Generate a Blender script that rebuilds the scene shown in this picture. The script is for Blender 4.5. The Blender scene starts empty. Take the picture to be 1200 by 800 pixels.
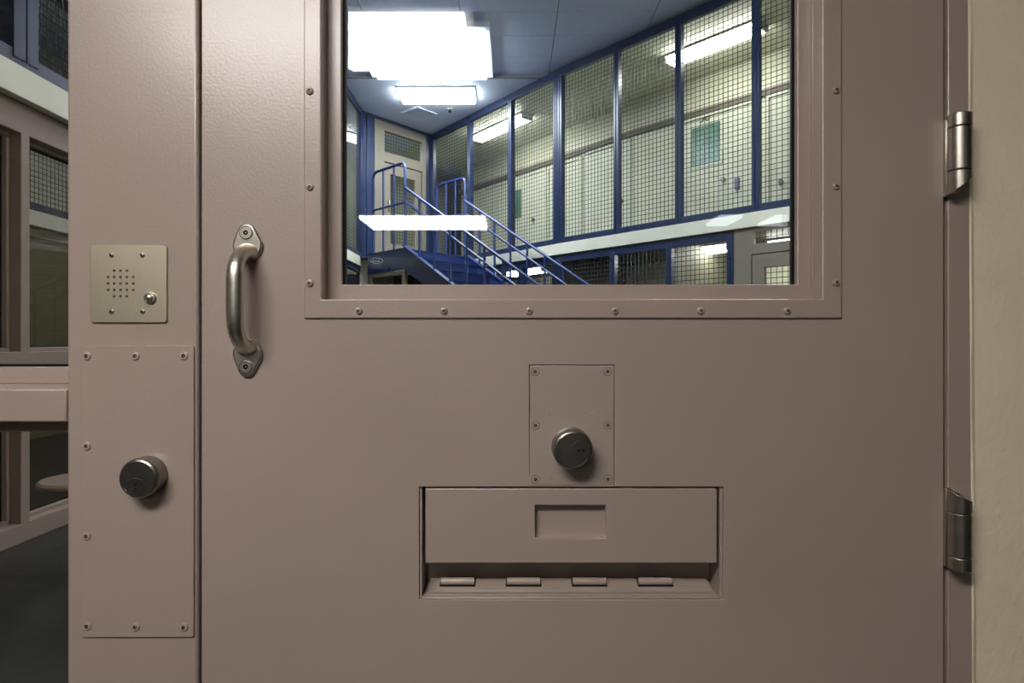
import bpy, bmesh, math, random
from mathutils import Vector, Matrix
random.seed(7)
PI = math.pi
sc = bpy.context.scene
C = sc.collection

# ------------------------------------------------------------------ camera, world, exposure
CAMZ = 1.09
F = 720.0                      # focal length in pixels of the 1200 px frame
cam_d = bpy.data.cameras.new('camera')
cam_d.sensor_width = 36.0
cam_d.lens = F / 1200.0 * 36.0
cam_d.clip_start = 0.02
cam = bpy.data.objects.new('camera', cam_d)
cam.location = (0, 0, CAMZ)
cam.rotation_euler = (PI / 2, 0, 0)
C.objects.link(cam)
sc.camera = cam

world = bpy.data.worlds.new('world')
sc.world = world
world.use_nodes = True
world.node_tree.nodes['Background'].inputs[0].default_value = (0.5, 0.55, 0.6, 1)
world.node_tree.nodes['Background'].inputs[1].default_value = 0.02

sc.view_settings.view_transform = 'Standard'
sc.view_settings.look = 'None'
sc.view_settings.gamma = 1.0
sc.view_settings.use_curve_mapping = False
sc.view_settings.exposure = 0.0

# light given off by the lamps, seen and added (their builders use these)
L_LOBBY = 31.0      # ceiling lights on the near side of the door
L_LOBBY2 = 16.0
L_DIM = 5.0
L_SKY = 32.0        # large ceiling panel in the unit
L_SMALL = 40.0
L_SKY_NEAR = 5.5  # added panel above the near left ledge
L_NEIGHBOUR = 20.0
L_TIER = 30.0       # tubes behind the wire mesh

# ------------------------------------------------------------------ materials
def new_mat(name):
    m = bpy.data.materials.new(name)
    m.use_nodes = True
    nt = m.node_tree
    return m, nt, nt.nodes['Principled BSDF']

def srgb(r, g, b):
    f = lambda c: (c / 255 / 12.92) if c / 255 <= 0.04045 else ((c / 255 + 0.055) / 1.055) ** 2.4
    return (f(r), f(g), f(b), 1)

def paint(name, col, rough=0.4, var=0.06, scale=6.0, bump=0.02, bscale=300.0, spec=0.5, metallic=0.0, rvar=0.08):
    m, nt, p = new_mat(name)
    N = nt.nodes
    tc = N.new('ShaderNodeTexCoord')
    n1 = N.new('ShaderNodeTexNoise'); n1.inputs['Scale'].default_value = scale; n1.inputs['Detail'].default_value = 5
    nt.links.new(tc.outputs['Object'], n1.inputs['Vector'])
    r = N.new('ShaderNodeValToRGB')
    r.color_ramp.elements[0].position = 0.3; r.color_ramp.elements[1].position = 0.7
    r.color_ramp.elements[0].color = tuple(max(0, c * (1 - var)) for c in col[:3]) + (1,)
    r.color_ramp.elements[1].color = tuple(min(1, c * (1 + var)) for c in col[:3]) + (1,)
    nt.links.new(n1.outputs['Fac'], r.inputs['Fac'])
    nt.links.new(r.outputs['Color'], p.inputs['Base Color'])
    mr = N.new('ShaderNodeMapRange')
    mr.inputs['To Min'].default_value = max(0.02, rough - rvar); mr.inputs['To Max'].default_value = min(1, rough + rvar)
    nt.links.new(n1.outputs['Fac'], mr.inputs['Value'])
    nt.links.new(mr.outputs['Result'], p.inputs['Roughness'])
    p.inputs['Specular IOR Level'].default_value = spec
    p.inputs['Metallic'].default_value = metallic
    if bump:
        n2 = N.new('ShaderNodeTexNoise'); n2.inputs['Scale'].default_value = bscale; n2.inputs['Detail'].default_value = 2
        nt.links.new(tc.outputs['Object'], n2.inputs['Vector'])
        b = N.new('ShaderNodeBump'); b.inputs['Strength'].default_value = bump; b.inputs['Distance'].default_value = 0.01
        nt.links.new(n2.outputs['Fac'], b.inputs['Height'])
        nt.links.new(b.outputs['Normal'], p.inputs['Normal'])
    return m

def brushed(name, col, rough=0.32, stretch=(1, 1, 60), scale=40):
    m, nt, p = new_mat(name)
    N = nt.nodes
    tc = N.new('ShaderNodeTexCoord'); mp = N.new('ShaderNodeMapping')
    mp.inputs['Scale'].default_value = stretch
    n = N.new('ShaderNodeTexNoise'); n.inputs['Scale'].default_value = scale; n.inputs['Detail'].default_value = 4
    nt.links.new(tc.outputs['Object'], mp.inputs['Vector']); nt.links.new(mp.outputs['Vector'], n.inputs['Vector'])
    mr = N.new('ShaderNodeMapRange'); mr.inputs['To Min'].default_value = max(0.29, rough - 0.03); mr.inputs['To Max'].default_value = max(0.29, rough - 0.03) + 0.12
    nt.links.new(n.outputs['Fac'], mr.inputs['Value']); nt.links.new(mr.outputs['Result'], p.inputs['Roughness'])
    r = N.new('ShaderNodeValToRGB')
    r.color_ramp.elements[0].color = tuple(c * 0.88 for c in col[:3]) + (1,)
    r.color_ramp.elements[1].color = tuple(min(1, c * 1.1) for c in col[:3]) + (1,)
    nt.links.new(n.outputs['Fac'], r.inputs['Fac']); nt.links.new(r.outputs['Color'], p.inputs['Base Color'])
    p.inputs['Metallic'].default_value = 1.0
    return m

def emit(name, col, s):
    m, nt, p = new_mat(name)
    nt.nodes.remove(p)
    e = nt.nodes.new('ShaderNodeEmission')
    e.inputs[0].default_value = col; e.inputs[1].default_value = s
    nt.links.new(e.outputs[0], nt.nodes['Material Output'].inputs[0])
    return m

def glass(name, tint=(0.96, 0.98, 0.97, 1), f0=0.04, rough=0.0):
    m, nt, p = new_mat(name)
    N = nt.nodes; N.remove(p)
    lw = N.new('ShaderNodeLayerWeight'); lw.inputs['Blend'].default_value = 0.5
    pw = N.new('ShaderNodeMath'); pw.operation = 'POWER'; pw.inputs[1].default_value = 5
    ml = N.new('ShaderNodeMath'); ml.operation = 'MULTIPLY_ADD'; ml.inputs[1].default_value = 1 - f0; ml.inputs[2].default_value = f0
    tr = N.new('ShaderNodeBsdfTransparent'); tr.inputs[0].default_value = tint
    gl = N.new('ShaderNodeBsdfGlossy'); gl.inputs['Roughness'].default_value = rough; gl.inputs['Color'].default_value = (1, 1, 1, 1)
    mx = N.new('ShaderNodeMixShader')
    nt.links.new(lw.outputs['Facing'], pw.inputs[0]); nt.links.new(pw.outputs[0], ml.inputs[0]); nt.links.new(ml.outputs[0], mx.inputs[0])
    nt.links.new(tr.outputs[0], mx.inputs[1]); nt.links.new(gl.outputs[0], mx.inputs[2])
    nt.links.new(mx.outputs[0], N['Material Output'].inputs[0])
    return m

M = {}
M['door'] = paint('door_paint', srgb(164, 147, 137), 0.30, 0.035, 5, 0.038, 260, 0.75, rvar=0.015)
M['frame'] = paint('frame_paint', srgb(164, 146, 136), 0.30, 0.035, 5, 0.038, 260, 0.75, rvar=0.015)
M['cream'] = paint('cream_wall_paint', srgb(232, 216, 190), 0.6, 0.05, 9, 0.14, 120, 0.3)
M['lobby'] = paint('lobby_wall_paint', srgb(124, 114, 104), 0.6, 0.05, 9, 0.1, 120, 0.3)
M['caulk'] = paint('caulk', srgb(236, 224, 194), 0.5, 0.05, 30, 0.1, 90, 0.4)
M['ledge'] = paint('ledge_paint', srgb(212, 210, 194), 0.5, 0.05, 4, 0.05, 120, 0.4)
M['tier'] = paint('tier_wall_paint', srgb(206, 207, 184), 0.5, 0.05, 3, 0.03, 100, 0.4)
M['tierdoor'] = paint('tier_door_paint', srgb(202, 204, 186), 0.4, 0.05, 3, 0.02, 100, 0.4)
M['tan'] = paint('tan_frame_paint', srgb(140, 124, 114), 0.42, 0.05, 4, 0.03, 200, 0.4)
M['greytan'] = paint('grey_tan_door_paint', srgb(120, 112, 101), 0.42, 0.05, 4, 0.03, 200, 0.4)
M['blue'] = paint('blue_paint', srgb(33, 45, 77), 0.3, 0.08, 6, 0.03, 160, 0.5)
M['bluemesh'] = paint('dark_mesh_paint', srgb(34, 40, 52), 0.45, 0.1, 20, 0, 1, 0.4)
M['stairblue'] = paint('stair_blue_paint', srgb(36, 54, 104), 0.32, 0.08, 6, 0.03, 160, 0.5)
M['steel'] = brushed('brushed_steel', srgb(206, 196, 174), 0.44, (60, 1, 1), 30)
M['cast'] = brushed('satin_cast_steel', srgb(200, 194, 182), 0.3, (1, 1, 1), 120)
M['hinge'] = brushed('worn_hinge_steel', srgb(182, 174, 162), 0.3, (1, 1, 6), 20)
M['lock'] = brushed('dark_lock_metal', srgb(142, 140, 134), 0.30, (1, 1, 1), 60)
M['black'] = paint('black_rubber', srgb(10, 10, 12), 0.6, 0.05, 20, 0, 1, 0.3)
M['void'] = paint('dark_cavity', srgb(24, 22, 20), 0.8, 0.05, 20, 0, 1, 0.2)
M['ceil'] = paint('lobby_ceiling_texture', srgb(205, 208, 210), 0.85, 0.08, 60, 0.6, 90, 0.2)
M['tile'] = paint('ceiling_tile', srgb(196, 207, 232), 0.75, 0.05, 14, 0.05, 200, 0.2)
M['soffit'] = paint('soffit_paint', srgb(212, 222, 240), 0.7, 0.03, 3, 0.02, 100, 0.3)
M['grid'] = paint('tile_grid', srgb(120, 124, 132), 0.6, 0.05, 20, 0, 1)
M['white'] = paint('white_enamel', srgb(214, 214, 210), 0.4, 0.03, 10, 0, 1)
M['stool'] = paint('stool_enamel', srgb(132, 115, 100), 0.4, 0.06, 8, 0.02, 100)
M['greyroom'] = paint('grey_room_paint', srgb(104, 100, 84), 0.6, 0.08, 4, 0, 1)
M['olive'] = paint('olive_wall_paint', srgb(112, 104, 74), 0.6, 0.08, 3, 0.02, 80)
M['greenglass'] = paint('green_door_glass', srgb(88, 122, 106), 0.22, 0.15, 3, 0, 1, 0.35)
M['glass'] = glass('security_glass')
M['glass2'] = glass('sidelight_glass', (0.88, 0.87, 0.86, 1), 0.035)
M['etch'] = paint('etched_mark', srgb(170, 180, 190), 0.6, 0.05, 50, 0, 1)
M['print'] = paint('black_print', srgb(20, 20, 22), 0.6, 0.05, 50, 0, 1)
M['purple'] = paint('violet_box', srgb(120, 112, 150), 0.5, 0.05, 50, 0, 1)
M['lobby_lamp'] = emit('lobby_lamp', (1.0, 0.965, 0.925, 1), L_LOBBY)
M['lobby_lamp2'] = emit('lobby_lamp_far', (1.0, 0.97, 0.94, 1), L_LOBBY2)
M['dim_lamp'] = emit('dim_lamp', (0.85, 0.92, 1.0, 1), L_DIM)
M['sky_lamp'] = emit('unit_panel_lamp', (0.84, 0.92, 1.0, 1), L_SKY)
M['sky_lamp_near'] = emit('unit_panel_lamp_fill', (0.90, 0.96, 1.0, 1), L_SKY_NEAR)  # glow turned down to suit the added near panel
M['neighbour_lamp'] = emit('neighbour_lamp', (1.0, 0.97, 0.85, 1), L_NEIGHBOUR)
M['small_lamp'] = emit('unit_wrap_lamp', (0.92, 0.97, 1.0, 1), L_SMALL)
M['tier_lamp'] = emit('tier_tube', (1.0, 1.0, 0.93, 1), L_TIER)

# concrete floor
def floor_mat():
    m, nt, p = new_mat('dark_sealed_concrete')
    N = nt.nodes
    tc = N.new('ShaderNodeTexCoord')
    n = N.new('ShaderNodeTexNoise'); n.inputs['Scale'].default_value = 3.2; n.inputs['Detail'].default_value = 8; n.inputs['Distortion'].default_value = 0.8
    n2 = N.new('ShaderNodeTexNoise'); n2.inputs['Scale'].default_value = 28; n2.inputs['Detail'].default_value = 6
    nt.links.new(tc.outputs['Object'], n.inputs['Vector']); nt.links.new(tc.outputs['Object'], n2.inputs['Vector'])
    mx = N.new('ShaderNodeMath'); mx.operation = 'MULTIPLY_ADD'; mx.inputs[1].default_value = 0.35
    nt.links.new(n2.outputs['Fac'], mx.inputs[0]); 
    nt.links.new(n.outputs['Fac'], mx.inputs[2])
    r = N.new('ShaderNodeValToRGB')
    r.color_ramp.elements[0].position = 0.45; r.color_ramp.elements[0].color = srgb(11, 12, 10)
    r.color_ramp.elements[1].position = 0.85; r.color_ramp.elements[1].color = srgb(40, 42, 38)
    nt.links.new(mx.outputs[0], r.inputs['Fac']); nt.links.new(r.outputs['Color'], p.inputs['Base Color'])
    p.inputs['Roughness'].default_value = 0.42
    b = N.new('ShaderNodeBump'); b.inputs['Strength'].default_value = 0.15; b.inputs['Distance'].default_value = 0.01
    nt.links.new(n2.outputs['Fac'], b.inputs['Height']); nt.links.new(b.outputs['Normal'], p.inputs['Normal'])
    return m
M['floor'] = floor_mat()

# ------------------------------------------------------------------ builders
ORG = {}                                   # world origin of every object

class MB:
    def __init__(s): s.bm = bmesh.new()
    def face(s, pts):
        return s.bm.faces.new([s.bm.verts.new(p) for p in pts])
    def hexa(s, b, t):
        v = [s.bm.verts.new(p) for p in b] + [s.bm.verts.new(p) for p in t]
        n = len(b)
        s.bm.faces.new(v[:n][::-1]); s.bm.faces.new(v[n:])
        for i in range(n):
            j = (i + 1) % n
            s.bm.faces.new((v[i], v[j], v[n + j], v[n + i]))
        return s
    def box(s, x0, x1, y0, y1, z0, z1):
        return s.hexa([(x0, y0, z0), (x1, y0, z0), (x1, y1, z0), (x0, y1, z0)], [(x0, y0, z1), (x1, y0, z1), (x1, y1, z1), (x0, y1, z1)])
    def obox(s, P, d, n, s0, s1, n0, n1, z0, z1):
        q = lambda a, b, z: (P[0] + d[0] * a + n[0] * b, P[1] + d[1] * a + n[1] * b, z)
        return s.hexa([q(s0, n0, z0), q(s1, n0, z0), q(s1, n1, z0), q(s0, n1, z0)], [q(s0, n0, z1), q(s1, n0, z1), q(s1, n1, z1), q(s0, n1, z1)])
    def prism_y(s, xz, y0, y1):
        return s.hexa([(x, y0, z) for x, z in xz], [(x, y1, z) for x, z in xz])
    def prism_z(s, xy, z0, z1):
        return s.hexa([(x, y, z0) for x, y in xy], [(x, y, z1) for x, y in xy])
    def plate(s, xs, zs, holes, y0, y1):
        """grid plate in the XZ plane; holes = set of absent cells (i, j)"""
        cache = {}
        def V(i, j, k):
            key = (i, j, k)
            if key not in cache: cache[key] = s.bm.verts.new((xs[i], (y0, y1)[k], zs[j]))
            return cache[key]
        nx, nz = len(xs) - 1, len(zs) - 1
        on = lambda i, j: 0 <= i < nx and 0 <= j < nz and (i, j) not in holes
        for i in range(nx):
            for j in range(nz):
                if not on(i, j): continue
                s.bm.faces.new((V(i, j, 0), V(i + 1, j, 0), V(i + 1, j + 1, 0), V(i, j + 1, 0)))
                s.bm.faces.new((V(i, j, 1), V(i, j + 1, 1), V(i + 1, j + 1, 1), V(i + 1, j, 1)))
                if not on(i - 1, j): s.bm.faces.new((V(i, j, 0), V(i, j + 1, 0), V(i, j + 1, 1), V(i, j, 1)))
                if not on(i + 1, j): s.bm.faces.new((V(i + 1, j, 0), V(i + 1, j, 1), V(i + 1, j + 1, 1), V(i + 1, j + 1, 0)))
                if not on(i, j - 1): s.bm.faces.new((V(i, j, 0), V(i, j, 1), V(i + 1, j, 1), V(i + 1, j, 0)))
                if not on(i, j + 1): s.bm.faces.new((V(i, j + 1, 0), V(i + 1, j + 1, 0), V(i + 1, j + 1, 1), V(i, j + 1, 1)))
        return s
    def tube(s, pts, r, n=10, cap=True, ry=None, up=None, rs=None):
        """sweep an ellipse along pts; ry = second radius; rs = list of scale factors"""
        pts = [Vector(p) for p in pts]
        rings = []
        prev = None
        for i, p in enumerate(pts):
            t = (pts[min(i + 1, len(pts) - 1)] - pts[max(i - 1, 0)]).normalized()
            if prev is None:
                a = Vector(up) if up else (Vector((0, 0, 1)) if abs(t.z) < 0.9 else Vector((1, 0, 0)))
            else: a = prev
            a = (a - t * a.dot(t)).normalized(); prev = a
            b = t.cross(a)
            k = rs[i] if rs else 1
            rings.append([s.bm.verts.new(p + (a * math.cos(2 * PI * j / n) * r + b * math.sin(2 * PI * j / n) * (ry or r)) * k) for j in range(n)])
        for i in range(len(rings) - 1):
            for j in range(n):
                s.bm.faces.new((rings[i][j], rings[i][(j + 1) % n], rings[i + 1][(j + 1) % n], rings[i + 1][j]))
        if cap:
            s.bm.faces.new(rings[0][::-1]); s.bm.faces.new(rings[-1])
        return s
    def lathe(s, prof, o=(0, 0, 0), n=24, axis='y'):
        """prof = (radius, height); height runs along -Y (towards the camera) or +Z"""
        rings = []
        for r, h in prof:
            if r < 1e-6:
                rings.append([s.bm.verts.new((o[0], o[1] - h, o[2]) if axis == 'y' else (o[0], o[1], o[2] + h))])
            else:
                ring = []
                for j in range(n):
                    a = 2 * PI * j / n
                    ring.append(s.bm.verts.new((o[0] + r * math.cos(a), o[1] - h, o[2] + r * math.sin(a)) if axis == 'y' else (o[0] + r * math.cos(a), o[1] + r * math.sin(a), o[2] + h)))
                rings.append(ring)
        for A, B in zip(rings, rings[1:]):
            for j in range(n):
                k = (j + 1) % n
                if len(A) == 1 and len(B) == 1: continue
                if len(A) == 1: s.bm.faces.new((A[0], B[j], B[k]))
                elif len(B) == 1: s.bm.faces.new((A[j], A[k], B[0]))
                else: s.bm.faces.new((A[j], A[k], B[k], B[j]))
        return s
    def mesh(s, name, mat, smooth=None):
        bmesh.ops.recalc_face_normals(s.bm, faces=s.bm.faces[:])
        me = bpy.data.meshes.new(name)
        s.bm.to_mesh(me); s.bm.free()
        me.materials.append(M[mat])
        if smooth:
            me.shade_smooth(); me.set_sharp_from_angle(angle=math.radians(smooth))
        return me

def link(name, data, parent=None, loc=(0, 0, 0)):
    """loc is the WORLD place of the object's origin"""
    o = bpy.data.objects.new(name, data)
    C.objects.link(o)
    w = Vector(loc)
    if parent is not None:
        o.parent = parent
        o.location = w - ORG[parent.name]
    else:
        o.location = w
    ORG[o.name] = w
    return o

def obj(name, mb, mat, parent=None, bevel=0, smooth=None, seg=2, loc=(0, 0, 0)):
    o = link(name, mb.mesh(name, mat, smooth or (40 if bevel else None)), parent, loc)
    if bevel:
        b = o.modifiers.new('bevel', 'BEVEL'); b.width = bevel; b.segments = seg; b.limit_method = 'ANGLE'; b.angle_limit = math.radians(35)
        b.harden_normals = False
    return o

def tag(o, label=None, cat=None, group=None, kind=None):
    if label: o['label'] = label
    if cat: o['category'] = cat
    if group: o['group'] = group
    if kind: o['kind'] = kind
    return o

def thing(name, label, cat, loc=(0, 0, 0), group=None, kind=None):
    return tag(link(name, None, None, loc), label, cat, group, kind)

# pixel of the door plane (Y = 0.9, 800 px per metre) to metres
YD = 0.9
def dx(px): return (px - 600) / 800.0
def dz(py): return CAMZ - (py - 400) / 800.0
def at(px, D): return (px - 600) / F * D
def zt(py, D): return CAMZ + (400 - py) / F * D

# ================================================================== THE SETTING
# ------------------------------------------------------------------ near side (lobby)
ZC = 2.33                                     # lobby ceiling
CEIL = 5.16                                  # unit ceiling (soffit)
tag(obj('floor', MB().box(-8, 8, -7.2, 16, -0.1, 0), 'floor'), 'dark grey green sealed concrete floor with cloudy stains', 'floor', kind='structure')
tag(obj('ceiling', MB().box(-3.4, 3.8, -7.2, 0.9, ZC, ZC + 0.12), 'ceil'), 'textured white lobby ceiling mirrored at the top of the door glass', 'ceiling', kind='structure')
tag(obj('wall_back', MB().box(-3.4, 3.8, -7.3, -7.2, 0, ZC), 'lobby'), 'plain lobby wall behind the viewer', 'wall', kind='structure')
tag(obj('wall_left', MB().box(-3.5, -3.4, -7.3, 0.9, 0, ZC), 'lobby'), 'plain lobby side wall left of the viewer', 'wall', kind='structure')
tag(obj('wall_right', MB().box(3.8, 3.9, -7.3, 0.9, 0, ZC), 'lobby'), 'plain lobby side wall right of the viewer', 'wall', kind='structure')
XJ0, XJ1 = 0.664, 0.677                      # right edge of the jamb leans a touch
wf = MB()
wf.prism_y([(0.6655, 0), (5.2, 0), (5.2, 2.2), (0.6655, 2.2)], 0.904, 1.1)
wf.box(-6, -1.55, 0.904, 1.1, 0, 2.2)
wf.box(-6, 5.2, 0.904, 1.1, 2.2, 5.3)
tag(obj('wall_front', wf, 'cream'), 'cream painted wall around the steel door frame', 'wall', kind='structure')

# ------------------------------------------------------------------ door frame (trim)
tr = thing('trim_1', 'tan painted steel frame of mullion, rail and hinge jamb around door', 'door frame', (0, 0.95, 0), kind='structure')
jb = MB().prism_y([(dx(1111), 0.0), (0.6795, 0.0), (0.6665, 2.14), (dx(1111), 2.14)], 0.9, 1.08)
obj('hinge_jamb', jb, 'frame', tr, bevel=0.0018)
obj('lock_mullion', MB().box(dx(78), dx(232.0), 0.9, 1.08, 0, 2.14), 'frame', tr, bevel=0.0050, seg=3)
obj('head_rail', MB().box(-1.55, 0.668, 0.9, 1.08, 2.14, 2.2), 'frame', tr, bevel=0.002)
obj('sidelight_jamb', MB().box(-1.55, -1.45, 0.9, 1.08, 0, 2.14), 'frame', tr, bevel=0.002)
obj('sidelight_rail', MB().box(-1.45, dx(78) - 0.0005, 0.9, 1.08, dz(494.5), dz(455.5)), 'frame', tr, bevel=0.0025)
obj('sidelight_sill', MB().box(-1.45, dx(78) - 0.0005, 0.9, 1.08, 0, 0.1), 'frame', tr, bevel=0.0025)
YS = 1.01
obj('glazing_stop', MB().box(-1.45, dx(78) - 0.0005, YS, YS + 0.02, dz(455.5), CAMZ - 30 / F * YS), 'frame', tr, bevel=0.0015)
obj('glazing_stop', MB().box(-1.45, dx(78) - 0.0005, YS, YS + 0.02, CAMZ - 106 / F * YS, dz(494.5)), 'frame', tr, bevel=0.0015)
obj('caulk_bead', MB().tube([(0.6705 + 0.00012 * math.sin(z * 30) + (1.59 - z) * 0.0061 - 0.0002, 0.9035, z) for z in [i * 0.05 for i in range(0, 44)]], 0.0045, 6), 'caulk', tr, smooth=60)
# latch-side dark depth of the door gap: the frame rabbet behind both gaps
obj('door_stop', MB().box(dx(232.0), dx(232.0) + 0.012, 0.966, 1.08, 0, 2.14), 'frame', tr)
obj('door_stop', MB().box(dx(1111) - 0.016, dx(1111), 0.966, 1.08, 0, 2.14), 'frame', tr)

obj('door_gap_shade', MB().box(dx(232.0) + 0.0002, dx(236.2) - 0.0002, 0.914, 0.960, 0.012, 2.13), 'black', tr)  # black strip standing in for the shade inside the latch-side gap
obj('door_gap_shade', MB().box(dx(1105.8) + 0.0002, dx(1111) - 0.0002, 0.918, 0.960, 0.012, 2.13), 'black', tr)  # same black strip for the shade in the hinge-side gap
wn = thing('window_1', 'upper sidelight pane left of the mullion, above the tan rail', 'window', (-1.0, YS + 0.025, dz(455.5)), kind='structure')
obj('pane', MB().box(-1.45, dx(78) - 0.001, YS + 0.021, YS + 0.03, dz(455.5), 2.14), 'glass2', wn)
obj('gasket', MB().box(-1.45, dx(78) - 0.001, YS + 0.0205, YS + 0.033, dz(455.5), CAMZ - 27 / F * YS), 'black', wn)
wn = thing('window_2', 'lower sidelight pane left of the mullion, below the tan rail', 'window', (-1.0, YS + 0.025, 0.1), kind='structure')
obj('pane', MB().box(-1.45, dx(78) - 0.001, YS + 0.021, YS + 0.03, 0.1, dz(494.5)), 'glass2', wn)

# ------------------------------------------------------------------ screws (shared meshes)
def lathe_mesh(name, prof, mat, n=18, socket=0.0, gap=None):
    me = MB().lathe(prof, n=n).mesh(name, mat, 24)
    if socket:                                # shade in the key socket and countersink gap is painted dark
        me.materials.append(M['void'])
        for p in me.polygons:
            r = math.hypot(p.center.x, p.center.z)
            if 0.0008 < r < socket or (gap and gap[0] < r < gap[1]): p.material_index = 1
    return me
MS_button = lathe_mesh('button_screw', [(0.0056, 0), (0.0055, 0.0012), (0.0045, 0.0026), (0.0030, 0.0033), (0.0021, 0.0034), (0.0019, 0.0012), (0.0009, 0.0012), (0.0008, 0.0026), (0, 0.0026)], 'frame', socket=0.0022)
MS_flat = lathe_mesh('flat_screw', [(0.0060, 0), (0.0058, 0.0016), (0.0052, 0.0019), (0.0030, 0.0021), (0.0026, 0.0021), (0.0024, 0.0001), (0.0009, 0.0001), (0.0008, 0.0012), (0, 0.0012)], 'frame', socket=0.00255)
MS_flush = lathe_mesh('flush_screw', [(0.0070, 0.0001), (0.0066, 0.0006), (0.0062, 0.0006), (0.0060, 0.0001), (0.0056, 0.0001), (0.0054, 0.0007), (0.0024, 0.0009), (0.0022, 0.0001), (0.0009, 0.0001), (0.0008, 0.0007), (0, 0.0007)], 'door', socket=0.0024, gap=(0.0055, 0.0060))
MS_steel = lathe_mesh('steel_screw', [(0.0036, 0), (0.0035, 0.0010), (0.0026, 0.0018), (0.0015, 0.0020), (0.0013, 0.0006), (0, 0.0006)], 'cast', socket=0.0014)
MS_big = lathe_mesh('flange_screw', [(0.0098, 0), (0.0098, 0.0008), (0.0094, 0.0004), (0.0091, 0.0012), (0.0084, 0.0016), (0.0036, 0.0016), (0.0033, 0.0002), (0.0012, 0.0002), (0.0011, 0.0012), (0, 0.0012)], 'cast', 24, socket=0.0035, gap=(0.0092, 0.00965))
def screws(mesh, pts, y, parent, name='screw'):
    for px, py in pts:
        link(name, mesh, parent, (dx(px), y, dz(py)))

# ================================================================== DOOR
door = thing('door_1', 'tan painted steel security door with large window and food slot', 'door', (0.09, YD, 0), kind='structure')
X0, X1 = dx(236.2), dx(1105.8)
xs = [X0, dx(376.5), dx(491), dx(620), dx(720), dx(848), dx(963), X1]
zs = [0.012, dz(702.5), dz(570.2), dz(568.6), dz(427.3), dz(350.5), 1.98, 2.13]
holes = {(i, 5) for i in range(1, 6)} | {(i, 1) for i in range(2, 5)} | {(3, 3)}
obj('door_slab', MB().plate(xs, zs, holes, YD, 0.962), 'door', door, bevel=0.0014)

# glazing frame: screwed plate, recessed stops, gasket, pane
gf = obj('glazing_frame', MB().plate([dx(357), dx(376.8), dx(962.7), dx(985.3)], [dz(373), dz(350.8), 1.975, 2.0], {(1, 1)}, YD - 0.0035, YD + 0.006), 'frame', door, bevel=0.0016)
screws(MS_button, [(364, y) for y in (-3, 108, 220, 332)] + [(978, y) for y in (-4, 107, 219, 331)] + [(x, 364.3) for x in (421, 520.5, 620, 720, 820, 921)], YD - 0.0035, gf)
YB = 0.93
xl, xr, zb = at(399.6, YB), at(934.8, YB), zt(333.4, YB)
st = MB().plate([dx(376.5) - 0.002, xl, xr, dx(963) + 0.002], [dz(350.5) - 0.002, zb, 1.955, 1.982], {(1, 1)}, YB, YB + 0.012)
gs = obj('glazing_stop', st, 'frame', door, bevel=0.0012)
obj('stop_bead', MB().box(at(952, 0.925), at(954.5, 0.925), 0.925, 0.9305, zb - 0.003, 1.97), 'frame', gs, bevel=0.0008)
obj('gasket', MB().plate([xl - 0.008, at(405.6, 0.942), at(927.3, 0.942), xr + 0.008], [zb - 0.012, zb - 0.002, 1.957, 1.97], {(1, 1)}, YB + 0.012, YB + 0.018), 'black', door)
obj('rear_stop', MB().plate([dx(376.5) - 0.002, xl - 0.006, xr + 0.006, dx(963) + 0.002], [dz(350.5) - 0.002, zb - 0.006, 1.96, 1.982], {(1, 1)}, YB + 0.029, YB + 0.04), 'frame', door)
pane = obj('pane', MB().box(xl - 0.008, xr + 0.008, YB + 0.018, YB + 0.028, zb - 0.012, 1.97), 'glass', door)
# etched maker's mark in the lower left corner of the pane (an oval flourish over fine lines, not legible)
em = MB()
ex, ez, ey = at(441, 0.948), zt(305.5, 0.948), YB + 0.0178
def stroke(pts, r=0.00035):
    em.tube([(ex + x * 0.001, ey, ez + z * 0.001) for x, z in pts], r, 4)
stroke([(-9.5, 1.5), (-8.5, -3), (-7, 1)])
stroke([(9.6 * math.cos(a) * 0.95 + 1, 4.2 * math.sin(a)) for a in [(-2.7 + i * 0.25) for i in range(22)]])
for x in (-4, -1.6, 0.8, 3.0, 5.0):
    stroke([(x + 0.9 * math.cos(a), -0.6 + 1.5 * math.sin(a)) for a in [i * 0.9 for i in range(1, 7)]], 0.0003)
for k, w in ((-6.2, 8.0), (-8.8, 7.0), (-11.4, 7.5)):
    x = -w
    while x < w:
        stroke([(x, k), (x + 1.3, k + 0.25)], 0.00022); x += 2.0
obj('etched_mark', em, 'etch', pane)

# pull handle
hd = link('pull_handle', None, door, (dx(291), YD, dz(351)))
def flange(zc, s):
    r1, r2 = 0.0214, 0.0132
    cx1, cz1 = dx(291.5), zc
    cx2, cz2 = dx(290.5), zc + s * 0.0190
    d = 0.0190; a0 = math.asin((r1 - r2) / d)
    pts = []
    for i in range(15):                       # small lobe
        a = a0 + (PI - 2 * a0) * i / 14
        pts.append((cx2 + r2 * math.cos(a), cz2 + s * r2 * math.sin(a)))
    for i in range(1, 22):                    # large lobe
        a = PI - a0 + (PI + 2 * a0) * i / 22
        pts.append((cx1 + r1 * math.cos(a), cz1 + s * r1 * math.sin(a)))
    if s < 0: pts = pts[::-1]
    o = obj('flange', MB().prism_y(pts, YD - 0.0065, YD), 'cast', hd, bevel=0.0028, seg=3)
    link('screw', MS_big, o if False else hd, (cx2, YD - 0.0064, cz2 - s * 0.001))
flange(dz(288), 1); flange(dz(415), -1)
zt0, zb0 = dz(295.5), dz(407.5)
xh = dx(291.5)
path = [(0.898, 0.0), (0.893, -0.0005), (0.885, -0.002), (0.876, -0.006), (0.867, -0.0125), (0.860, -0.0205), (0.856, -0.029), (0.8545, -0.038), (0.8542, -0.052)]
rs = [1.55, 1.38, 1.18, 1.06, 1.0, 1.0, 1.0, 1.03, 1.05]
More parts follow.
